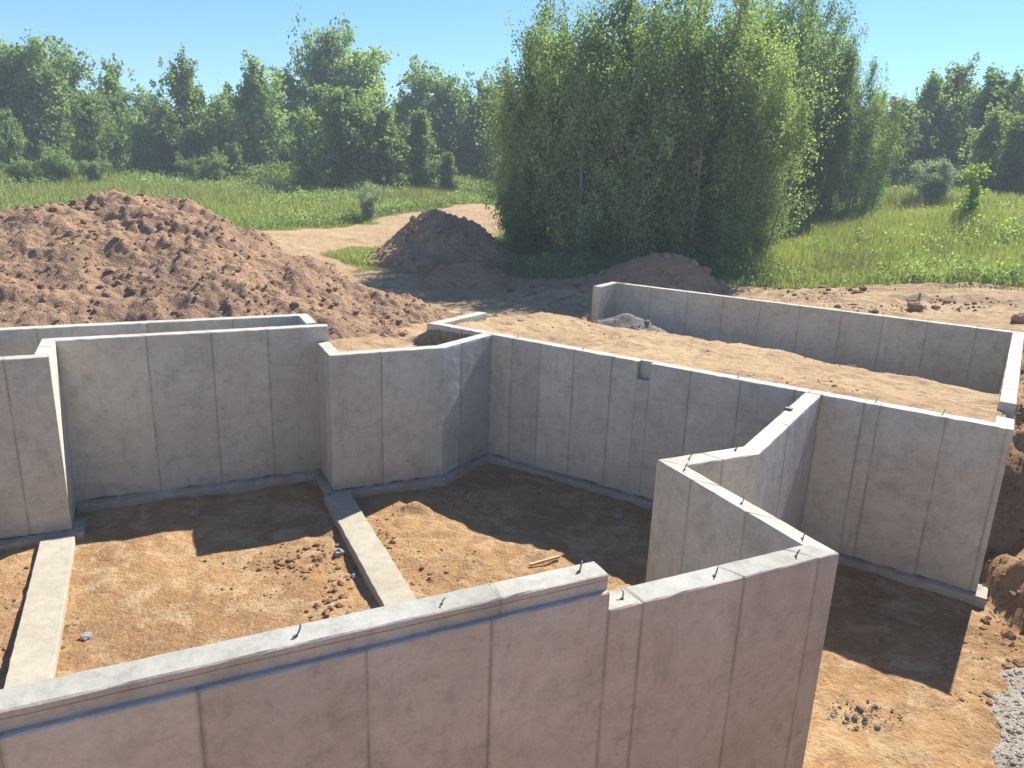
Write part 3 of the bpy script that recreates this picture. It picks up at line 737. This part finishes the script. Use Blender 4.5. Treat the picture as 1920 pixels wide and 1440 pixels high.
# ------------------------------------------------------------------ trees
def tree_meshes(seed, kind, H=10.0, nclu=420, per=34, leaf=.09, detail=1):
    """unit tree of height H; returns (trunk mesh, crown mesh)"""
    r = np.random.default_rng(seed); rd = random.Random(seed)
    TV, TF = [], []
    def add(path, rad, sides=5):
        V, F = tube(path, rad, sides, False); n = len(TV); TV.extend(V); TF.extend([tuple(q+n for q in f) for f in F])
    stems = {'up': 3, 'round': 2, 'cone': 1, 'bush': 7, 'sap': 1, 'clump': 5}[kind]
    t0 = {'up': .06, 'round': .06, 'cone': .04, 'bush': .03, 'sap': .12, 'clump': .06}[kind]
    Rm = {'up': .31, 'round': .33, 'cone': .22, 'bush': .62, 'sap': .3, 'clump': .26}[kind]*H
    cents = []
    per_stem = nclu//stems
    for sidx in range(stems):
        az = 6.283*sidx/stems+rd.uniform(-.5, .5)
        spread = {'up': .10, 'clump': .21, 'round': .16, 'cone': 0, 'bush': .45, 'sap': .02}[kind]*H
        hh = H*(1 if sidx == 0 else rd.uniform(.62, .95))
        foot = Vector((math.cos(az), math.sin(az), 0))*(.025*H if stems > 1 else 0)
        top = Vector((math.cos(az)*spread*rd.uniform(.3, 1), math.sin(az)*spread*rd.uniform(.3, 1), hh)) if sidx or kind == 'bush' else Vector((rd.uniform(-.03, .03)*H, rd.uniform(-.03, .03)*H, hh))
        bend = Vector((rd.uniform(-1, 1), rd.uniform(-1, 1), 0))*.025*H
        path = []
        for k in range(9):
            t = k/8; path.append(foot.lerp(top, t)+bend*math.sin(math.pi*t)+Vector((foot.x, foot.y, 0))*t*(1-t)*2+Vector((0, 0, -.1 if k == 0 else 0)))
        add(path, [max(.008, H*.0105*(1-.92*k/8)) * (1 if stems < 4 else .7) for k in range(9)], 5)
        nb = max(10, int(per_stem/ (5 if kind != 'bush' else 6)))
        for b in range(nb):
            t = t0+(1-t0)*(b+rd.random())/nb
            k = min(7, int(t*8)); o = path[k].lerp(path[k+1], t*8-k)
            az2 = rd.uniform(0, 6.283)
            lob = 1+.28*math.sin(az2*2+sidx*1.7+t*5)+.22*math.sin(az2*3-t*9+seed)
            if kind == 'cone': rr = Rm*(1.02-t)**.75; el = R(rd.uniform(10, 40))
            elif kind in ('up', 'clump'): rr = Rm*(.42+.85*math.sin(math.pi*min(1, .14+.8*t))**.8)*(1 if t < .5 else 1-.50*(t-.5)/.5); el = R(rd.uniform(20, 50)+30*t)
            elif kind == 'round': rr = Rm*(.30+1.0*math.sqrt(max(0, 1-(2*(t-.50))**2)))*.9; el = R(rd.uniform(0, 45)+25*t)
            elif kind == 'bush': rr = Rm*.55; el = R(rd.uniform(5, 60))
            else: rr = Rm*.5; el = R(rd.uniform(20, 60))
            L = rr*lob*rd.uniform(.6, 1.12)*(rd.choice((.55, .8, 1, 1.35)) if kind == 'clump' else 1)
            d = Vector((math.cos(az2)*math.cos(el), math.sin(az2)*math.cos(el), math.sin(el)))
            end = o+d*L+Vector((0, 0, .06*L))
            mid = o.lerp(end, .5)+Vector((0, 0, -.05*L))
            if detail: add([o, mid, end], [H*.0028, H*.0019, .006], 3)
            ncl = 5 if kind != 'bush' else 6
            for q in range(ncl):
                s = .28+.72*(q+rd.random())/ncl
                p = (o.lerp(mid, s*2) if s < .5 else mid.lerp(end, s*2-1))
                cents.append((*(p+Vector((rd.gauss(0, 1), rd.gauss(0, 1), rd.gauss(0, .8)))*L*.13), .55+.6*rd.random()))
    c = np.array(cents); n = len(c)
    sig = .025*H if kind in ('up', 'clump') else (.034*H if kind != 'bush' else .06*H)
    if kind == 'sap': sig = .05*H
    tot = n*per
    base = np.repeat(c[:, :3], per, 0); sc = np.repeat(c[:, 3], per)
    off = r.normal(0, 1, (tot, 3))
    if kind in ('up', 'clump'): off[:, 2] *= 1.5; off[:, :2] *= .8
    P = base+off*sig*sc[:, None]
    P[:, 2] = np.maximum(P[:, 2], .02*H)
    # leaf blades: pointed quads
    ls = leaf*r.uniform(.6, 1.35, tot)
    ax_ = r.normal(0, 1, (tot, 3)); ax_[:, 2] -= .25; ax_ /= np.linalg.norm(ax_, axis=1)[:, None]
    rn = r.normal(0, 1, (tot, 3)); rn[:, 2] += .2; bx = np.cross(ax_, rn); bx /= np.linalg.norm(bx, axis=1)[:, None]
    V = np.stack([P-ax_*ls[:, None]*.55, P+bx*ls[:, None]*.42, P+ax_*ls[:, None]*.6, P-bx*ls[:, None]*.42], 1).reshape(-1, 3)
    F = np.arange(tot*4).reshape(-1, 4)
    rv = np.repeat(np.clip(r.normal(.5, .25, n), 0, 1), per)*.6+r.uniform(0, .4, tot)
    return (TV, TF), (V, F, np.repeat(rv, 4))
def tree_proto(seed, kind, H, nclu, per, leaf, leafmat, bark=BARK, detail=1):
    (TV, TF), (V, F, rv) = tree_meshes(seed, kind, H, nclu, per, leaf, detail)
    tm = bpy.data.meshes.new('trunk'); tm.from_pydata([tuple(v) for v in TV], [], TF); tm.materials.append(bark); tm.update()
    cm = quads('crown', V, F, [leafmat], False, {'rnd': rv})
    return tm, cm
PROTO = {
 'n_up': [tree_proto(10+i, 'clump', 10, 620, 34, .108, LEAF, BARKP) for i in range(4)],
 'f_up': [tree_proto(30+i, 'up', 10, 460, 24, .27, LEAF_FAR, BARK, 1) for i in range(3)],
 'f_round': [tree_proto(40+i, 'round', 10, 520, 24, .29, LEAF_FAR, BARK, 1) for i in range(3)],
 'f_cone': [tree_proto(50+i, 'cone', 10, 400, 28, .24, LEAF, BARK, 1) for i in range(1)],
 'bush': [tree_proto(60+i, 'bush', 3, 150, 26, .13, LEAF, BARK, 1) for i in range(2)],
 'pbush': [tree_proto(70, 'bush', 3, 200, 30, .10, LEAF_PALE, BARK, 1)],
 'dbush': [tree_proto(72, 'bush', 3, 200, 30, .10, LEAF, BARK, 1)],
 'sap': [tree_proto(80, 'sap', 3, 90, 15, .12, LEAF_LIME, BARK, 1)],
}
PH = {'n_up': 10, 'f_up': 10, 'f_round': 10, 'f_cone': 10, 'bush': 3, 'pbush': 3, 'dbush': 3, 'sap': 3}
tr_r = random.Random(12)
count = {}
def tree(name, label, cat, proto, x, y, top, wf, group=None, rot=None):
    z = float(ground_z(np.array([x]), np.array([y]), False)[0])
    k = count.get(proto, 0); count[proto] = k+1
    tm, cm = PROTO[proto][k % len(PROTO[proto])]
    h = (top-z); s = h/PH[proto]
    o = empty(name, (x, y, z), label, cat, group)
    o.rotation_euler = (0, 0, tr_r.uniform(0, 6.28) if rot is None else rot); o.scale = (s*wf, s*wf, s)
    link('trunk', tm, o); link('crown', cm, o)
    return o
GF = 'trees of the distant wood'
FAR = [
 (-41.9,58.6,8.9,'round',1.1,'dark rounded tree at the very left edge of the wood'),
 (-39.1,60.4,9.5,'round',1.0,'tall dark tree behind the light green sapling near the left edge'),
 (-36.4,59.8,9.8,'round',1.0,'tallest dark tree in the leftmost group of the wood'),
 (-36.2,63.4,9.5,'round',1.0,'dark tree forming the right shoulder of the leftmost group'),
 (-33.5,66.0,9.3,'up',.9,'narrow pointed tree standing alone right of the leftmost dark group'),
 (-29.6,54.5,6.3,'round',.9,'lighter green tree in front of the leftmost dark group'),
 (-27.8,57.6,4.8,'round',.9,'low tree below the narrow pointed tree, left of the two topped tree'),
 (-32.6,50.4,4.9,'up',.9,'small light green tree near the left edge of the field'),
 (-25.5,60.9,9.4,'up',1.0,'tall narrow tree with a feathery top in the left third of the wood'),
 (-26.1,58.4,5.9,'round',.9,'mid height tree at the foot of the feathery topped tree'),
 (-25.0,65.4,6.8,'round',1.0,'rounded tree in the dip right of the feathery topped tree'),
 (-21.2,58.2,3.8,'round',.8,'low dense tree at the field edge left of the broad upright tree'),
 (-21.2,63.5,9.6,'up',1.2,'broad upright tree left of the tallest tree of the wood'),
 (-20.4,70.1,9.3,'round',1.1,'rounded tree touching the broad upright tree on its right'),
 (-17.4,73.0,13.1,'round',.75,'tallest tree of the distant wood with a rounded knob top'),
 (-14.0,72.7,11.6,'round',1.0,'tree just right of the tallest one, slightly lower'),
 (-9.8,74.4,10.5,'round',.9,'first of two rounded crowns between the tallest tree and the tree clump'),
 (-6.8,72.7,9.9,'round',1.1,'second rounded crown, nearer to the big tree clump'),
 (-3.3,69.9,9.1,'up',1.1,'upright dark tree beside the left edge of the big clump'),
 (-1.5,76.0,10.9,'up',1.0,'pointed tree half hidden by the left edge of the big clump'),
 (-12.5,54.6,7.2,'round',1.25,'big dark spreading tree standing forward in the middle of the left field'),
 (-14.9,56.1,5.7,'round',1.1,'smaller dark tree on the left side of the big spreading one'),
 (-9.4,55.2,6.2,'up',1.2,'upright tree on the right side of the big spreading one'),
 (-7.2,57.5,6.5,'cone',1.5,'light green cone shaped tree right of the big spreading tree'),
 (-5.2,57.7,3.8,'cone',1.5,'small light green cone shaped tree beside the larger cone tree'),
 (-37.3,79.7,8.1,'round',1.0,'distant crown seen between the pointed tree and the feathery topped tree'),
 (-30.2,82.7,8.5,'round',1.0,'distant crown seen left of the broad upright tree'),
 (1.2,70.0,8.8,'up',1.2,'tree hidden behind the left part of the big clump'),
 (5.3,73.8,10.0,'round',1.2,'tree behind the left middle of the big clump'),
 (10.3,73.3,10.6,'round',1.2,'tree behind the centre of the big clump'),
 (15.5,72.4,11.1,'up',1.2,'tree behind the right middle of the big clump'),
 (28.9,65.9,9.3,'up',1.1,'grey green tree just right of the rear clump'),
 (27.8,59.8,8.3,'up',1.3,'pale hazy tree between the rear clump and the silvery bush'),
 (32.2,64.4,10.4,'up',1.2,'hazy tree behind the silvery bush, left of the highest one'),
 (35.9,67.0,11.6,'up',1.1,'highest hazy tree of the right wood above the silvery bush'),
 (35.9,62.4,10.6,'up',1.1,'hazy tree right of the highest one in the right wood'),
 (37.4,61.6,10.4,'up',1.1,'feathery tree near the right edge, behind two lower trees'),
 (31.3,53.5,7.4,'up',1.1,'lower lighter tree above the lime sapling at the right'),
 (31.8,50.9,7.0,'round',1.1,'lower rounded tree at the right edge of the field'),
 (36.8,57.2,10.3,'up',1.1,'tall tree cut by the right edge of the view'),
 (39.7,57.7,11.2,'round',1.2,'tree just outside the right edge, its branches reaching in'),
 (41.5,56.4,10.4,'round',1.2,'outermost tree beyond the right edge')]
for x, y, t, k, wf, lab in FAR: tree('woodland_tree', lab, 'tree', 'f_'+k, x, y, t, wf, GF)
# the wood goes on behind the trees that can be told apart: one mass of foliage
def wood_mass():
    r = np.random.default_rng(99); Vs = []; rv = []
    for i in range(150):
        y = r.uniform(78, 100); x = r.uniform(-75, 75) if i > 40 else r.uniform(-48, 48)
        if 44 < x < 20: continue
        g = float(ground_z(np.array([x]), np.array([y]), False)[0]); h = r.uniform(5.0, 7.5); rad = r.uniform(2.4, 3.8)
        m = 620; t = r.uniform(0, 1, m)**.8; a = r.uniform(0, 6.283, m)
        lob = 1+.25*np.sin(a*3+i)+.2*np.sin(t*11+a*2+i)
        q = rad*(.45+.75*np.sqrt(np.clip(1-(2*(t-.42))**2*.75, 0, 1)))*np.sqrt(r.uniform(.25, 1, m))*lob*.9
        P = np.stack([x+q*np.cos(a), y+q*np.sin(a), g+t*h+r.normal(0, .25, m)], 1)
        A = r.normal(0, 1, (m, 3)); A /= np.linalg.norm(A, axis=1)[:, None]; B = np.cross(A, r.normal(0, 1, (m, 3))); B /= np.linalg.norm(B, axis=1)[:, None]
        ls = (.42*r.uniform(.6, 1.4, m))[:, None]
        Vs.append(np.stack([P-A*ls*.6, P+B*ls*.45, P+A*ls*.6, P-B*ls*.45], 1).reshape(-1, 3)); rv.append(np.repeat(r.uniform(0, 1)*.5+r.uniform(0, .5, m), 4))
    V = np.concatenate(Vs); me = quads('distant_wood', V, np.arange(len(V)).reshape(-1, 4), [LEAF_FAR], False, {'rnd': np.concatenate(rv)})
    tag(link('distant_wood', me), kind='stuff', label='mass of far foliage closing the gaps behind the wood edge')
wood_mass()
CL = [
 (0.25,30.5,7.4,.9,'slender poplar at the left end of the big clump'),
 (0.9,31.0,8.5,1,'second poplar from the left in the big clump, tips touching the top edge'),
 (2.2,28.9,7.9,1.0,'front left poplar of the big clump'),
 (3.4,30.3,8.9,1.0,'tall poplar in the left middle of the big clump'),
 (4.3,28.5,7.9,1.0,'front poplar right above the pointed reddish mound'),
 (5.6,30.0,9.8,1.0,'tallest poplar in the centre of the big clump'),
 (6.3,28.3,7.6,1.0,'bright front poplar right of the centre of the clump'),
 (7.7,30.0,9.2,1.0,'tall poplar in the right part of the big clump'),
 (8.3,28.6,7.3,.95,'front right poplar of the big clump'),
 (8.9,28.2,6.0,.8,'lowest poplar at the right front corner of the big clump'),
 (1.7,33.5,8.4,1,'rear poplar behind the left part of the clump'),
 (4.5,33.7,9.3,1,'rear poplar behind the middle of the clump'),
 (7.1,33.8,9.8,1,'rear poplar behind the tall right poplar'),
 (9.4,33.7,9.7,1,'rear right poplar at the notch toward the second clump'),
 (0.1,31.9,5.2,.75,'short poplar at the left foot of the big clump')]
for x, y, t, wf, lab in CL: tree('poplar_tree', lab, 'tree', 'n_up', x, y, t, wf, 'poplars in the big clump')
CL2 = [
 (13.3,40.9,12.4,.85,'tallest poplar of the rear right clump, top outside the view'),
 (15.3,42.3,11.2,.8,'pointed poplar right of the tallest one in the rear clump'),
 (13.2,38.8,8.5,.9,'mid height poplar in front of the rear clump'),
 (16.1,40.9,9.6,.85,'poplar on the right slope of the rear clump'),
 (17.6,41.4,8.4,.85,'lower poplar near the right end of the rear clump'),
 (19.2,42.9,7.2,.85,'lowest poplar at the right end of the rear clump'),
 (12.4,42.2,11.9,.9,'poplar between the big clump and the tallest rear poplar'),
 (15.3,39.2,7.0,1.0,'dark low branched poplar at the foot of the rear clump')]
for x, y, t, wf, lab in CL2: tree('poplar_tree', lab, 'tree', 'n_up', x, y, t, wf, 'poplars in the rear right clump')
for x, y, t, lab in [(-29.0,49.1,2.9,'light round bush left of the lighter green tree'), (-29.9,47.2,2.4,'small bush at the foot of the small light tree near the left edge'),
      (-21.9,55.9,3.0,'bush at the field edge left of the broad upright tree'), (-27.4,50.5,2.5,'low bush right of the light round bush'), (-23.9,56.1,2.7,'bush under the feathery topped tree'), (-32.1,47.1,2.3,'bush at the left edge of the field')]:
    tree('bush', lab, 'bush', 'bush', x, y, t, 1.0, 'bushes along the wood edge')
tree('bush', 'rounded silvery green bush alone in the right field', 'bush', 'pbush', 23.4, 44.2, 4.0, 1.25)
tree('sapling', 'lime green sapling standing in the right field beside the silvery bush', 'sapling', 'sap', 19.5, 33.8, 3.75, 1.35)
tree('bush', 'small grey green bush beside the dirt road at the field edge', 'bush', 'pbush', -7.7, 39.6, 1.75, .7)
tree('bush', 'dark leafy skirt bush at the left foot of the big clump', 'bush', 'dbush', -.1, 29.5, 1.9, .75)
tree('bush', 'dark shrub under the middle left of the big clump', 'bush', 'dbush', 2.6, 28.4, 1.5, .9)
tree('bush', 'shrub under the right front of the big clump', 'bush', 'dbush', 7.6, 27.6, 1.7, .9)

# ------------------------------------------------------------------ grass
def blades(name, n, region, hmin, hmax, wid, mat, seed, dens=None, mask=.35):
    r = np.random.default_rng(seed); x0, x1, y0, y1 = region
    x = r.uniform(x0, x1, n); y = r.uniform(y0, y1, n)
    gm = grass_mask(x, y); k = gm > mask
    # only what the field in view needs: a wedge widening with distance, with side margin
    k &= (x < y*.85+3) & (x > -y*.95-3)
    if dens is not None: k &= dens(x, y, r)
    x, y = x[k], y[k]; z = ground_z(x, y, False)
    h = (hmin+(hmax-hmin)*r.random(len(x)))*(0.7+.9*(vnoise(x*.5, y*.5, seed)+.5))
    de = -np.minimum(sdist(G_LEFT, x, y), sdist(G_RIGHT, x, y)); h = h*np.clip(.3+de*.45, .28, 1)
    a = r.uniform(0, 6.283, len(x)); ww = wid*r.uniform(.6, 1.5, len(x))
    lx = r.normal(0, .28, len(x))*h; ly = r.normal(0, .28, len(x))*h
    V = np.stack([np.stack([x-ww*np.cos(a), y-ww*np.sin(a), z-.05], 1), np.stack([x+ww*np.cos(a), y+ww*np.sin(a), z-.05], 1), np.stack([x+lx, y+ly, z+h], 1)], 1).reshape(-1, 3)
    rv = np.repeat(np.clip(r.normal(.45, .25, len(x)), 0, 1), 3)
    me = quads(name, V, np.arange(len(x)*3).reshape(-1, 3), [mat], False, {'rnd': rv})
    return tag(link(name, me), kind='stuff')
blades('tall_grass', 330000, (-16, 32, 21, 40), .18, .55, .016, GRASSM, 1, lambda x, y, r: r.random(len(x)) < np.clip(1.5-(y-21)/22, .3, 1))
blades('meadow_grass', 220000, (-45, 50, 34, 66), .2, .55, .035, GRASSM, 2)
blades('straw_grass', 70000, (-10, 32, 20, 62), .3, .75, .014, STRAW, 3, lambda x, y, r: vnoise(x*.35, y*.35, 77) > .05)
blades('trampled_grass', 120000, (4, 24, 17, 29), .05, .20, .016, STRAW, 4, lambda x, y, r: r.random(len(x)) < np.exp(-np.abs(sdist(G_RIGHT, x, y))/.9), -1)
# leafy weeds along field edges
def weeds(name, n, seed, test, leaf, h, mat):
    r = np.random.default_rng(seed); x = r.uniform(-30, 35, n*12); y = r.uniform(20, 60, n*12)
    k = test(x, y) & (x < y*.85+3) & (x > -y*.95-3); x, y = x[k][:n], y[k][:n]; z = ground_z(x, y, False); per = 26; m = len(x)
    hs = h*r.uniform(.5, 1.5, m)
    P = np.repeat(np.stack([x, y, z], 1), per, 0); H = np.repeat(hs, per); t = r.random(m*per)
    P = P+np.stack([r.normal(0, .30, m*per)*H, r.normal(0, .30, m*per)*H, t*H], 1)
    ls = leaf*r.uniform(.6, 1.4, m*per); A = r.normal(0, 1, (m*per, 3)); A /= np.linalg.norm(A, axis=1)[:, None]
    B = np.cross(A, r.normal(0, 1, (m*per, 3))); B /= np.linalg.norm(B, axis=1)[:, None]
    V = np.stack([P-A*ls[:, None]*.6, P+B*ls[:, None]*.4, P+A*ls[:, None]*.6, P-B*ls[:, None]*.4], 1).reshape(-1, 3)
    me = quads(name, V, np.arange(m*per*4).reshape(-1, 4), [mat], False, {'rnd': np.repeat(r.random(m*per), 4)})
    return tag(link(name, me), kind='stuff')
def edge_test(x, y):
    a = np.minimum(sdist(G_LEFT, x, y), sdist(G_RIGHT, x, y)); return (a < 0) & (a > -1.3) & (grass_mask(x, y) > .5)
weeds('edge_weeds', 1500, 5, edge_test, .075, .55, LEAF)
weeds('field_weeds', 2600, 6, lambda x, y: (grass_mask(x, y) > .8) & (vnoise(x*.3, y*.3, 55) > .05), .10, .55, LEAF_FAR)
def wood_test(x, y): return (y > 58+.03*x) & (x > -45) & (grass_mask(x, y) > .5)
weeds('wood_edge_undergrowth', 1800, 8, wood_test, .16, 1.0, LEAF_FAR)
# ------------------------------------------------------------------ summer haze over the field
HZ = (-130.0, 130.0, -25.0, 125.0, -4.5, 16.5)
hv = [(HZ[i], HZ[2+j], HZ[4+k]) for i in (0, 1) for j in (0, 1) for k in (0, 1)]
hme = bpy.data.meshes.new('haze'); hme.from_pydata(hv, [], [(0, 1, 3, 2), (4, 6, 7, 5), (0, 4, 5, 1), (2, 3, 7, 6), (0, 2, 6, 4), (1, 5, 7, 3)])
hm = bpy.data.materials.new('haze'); hm.use_nodes = True; hm.node_tree.nodes.clear()
pv = hm.node_tree.nodes.new('ShaderNodeVolumePrincipled'); pv.inputs['Density'].default_value = 0.0016; pv.inputs['Color'].default_value = (.80, .90, 1, 1)
mo = hm.node_tree.nodes.new('ShaderNodeOutputMaterial'); hm.node_tree.links.new(pv.outputs[0], mo.inputs['Volume'])
hme.materials.append(hm); tag(link('haze', hme), kind='stuff')
print('tris', sum(len(m.polygons) for m in bpy.data.meshes))
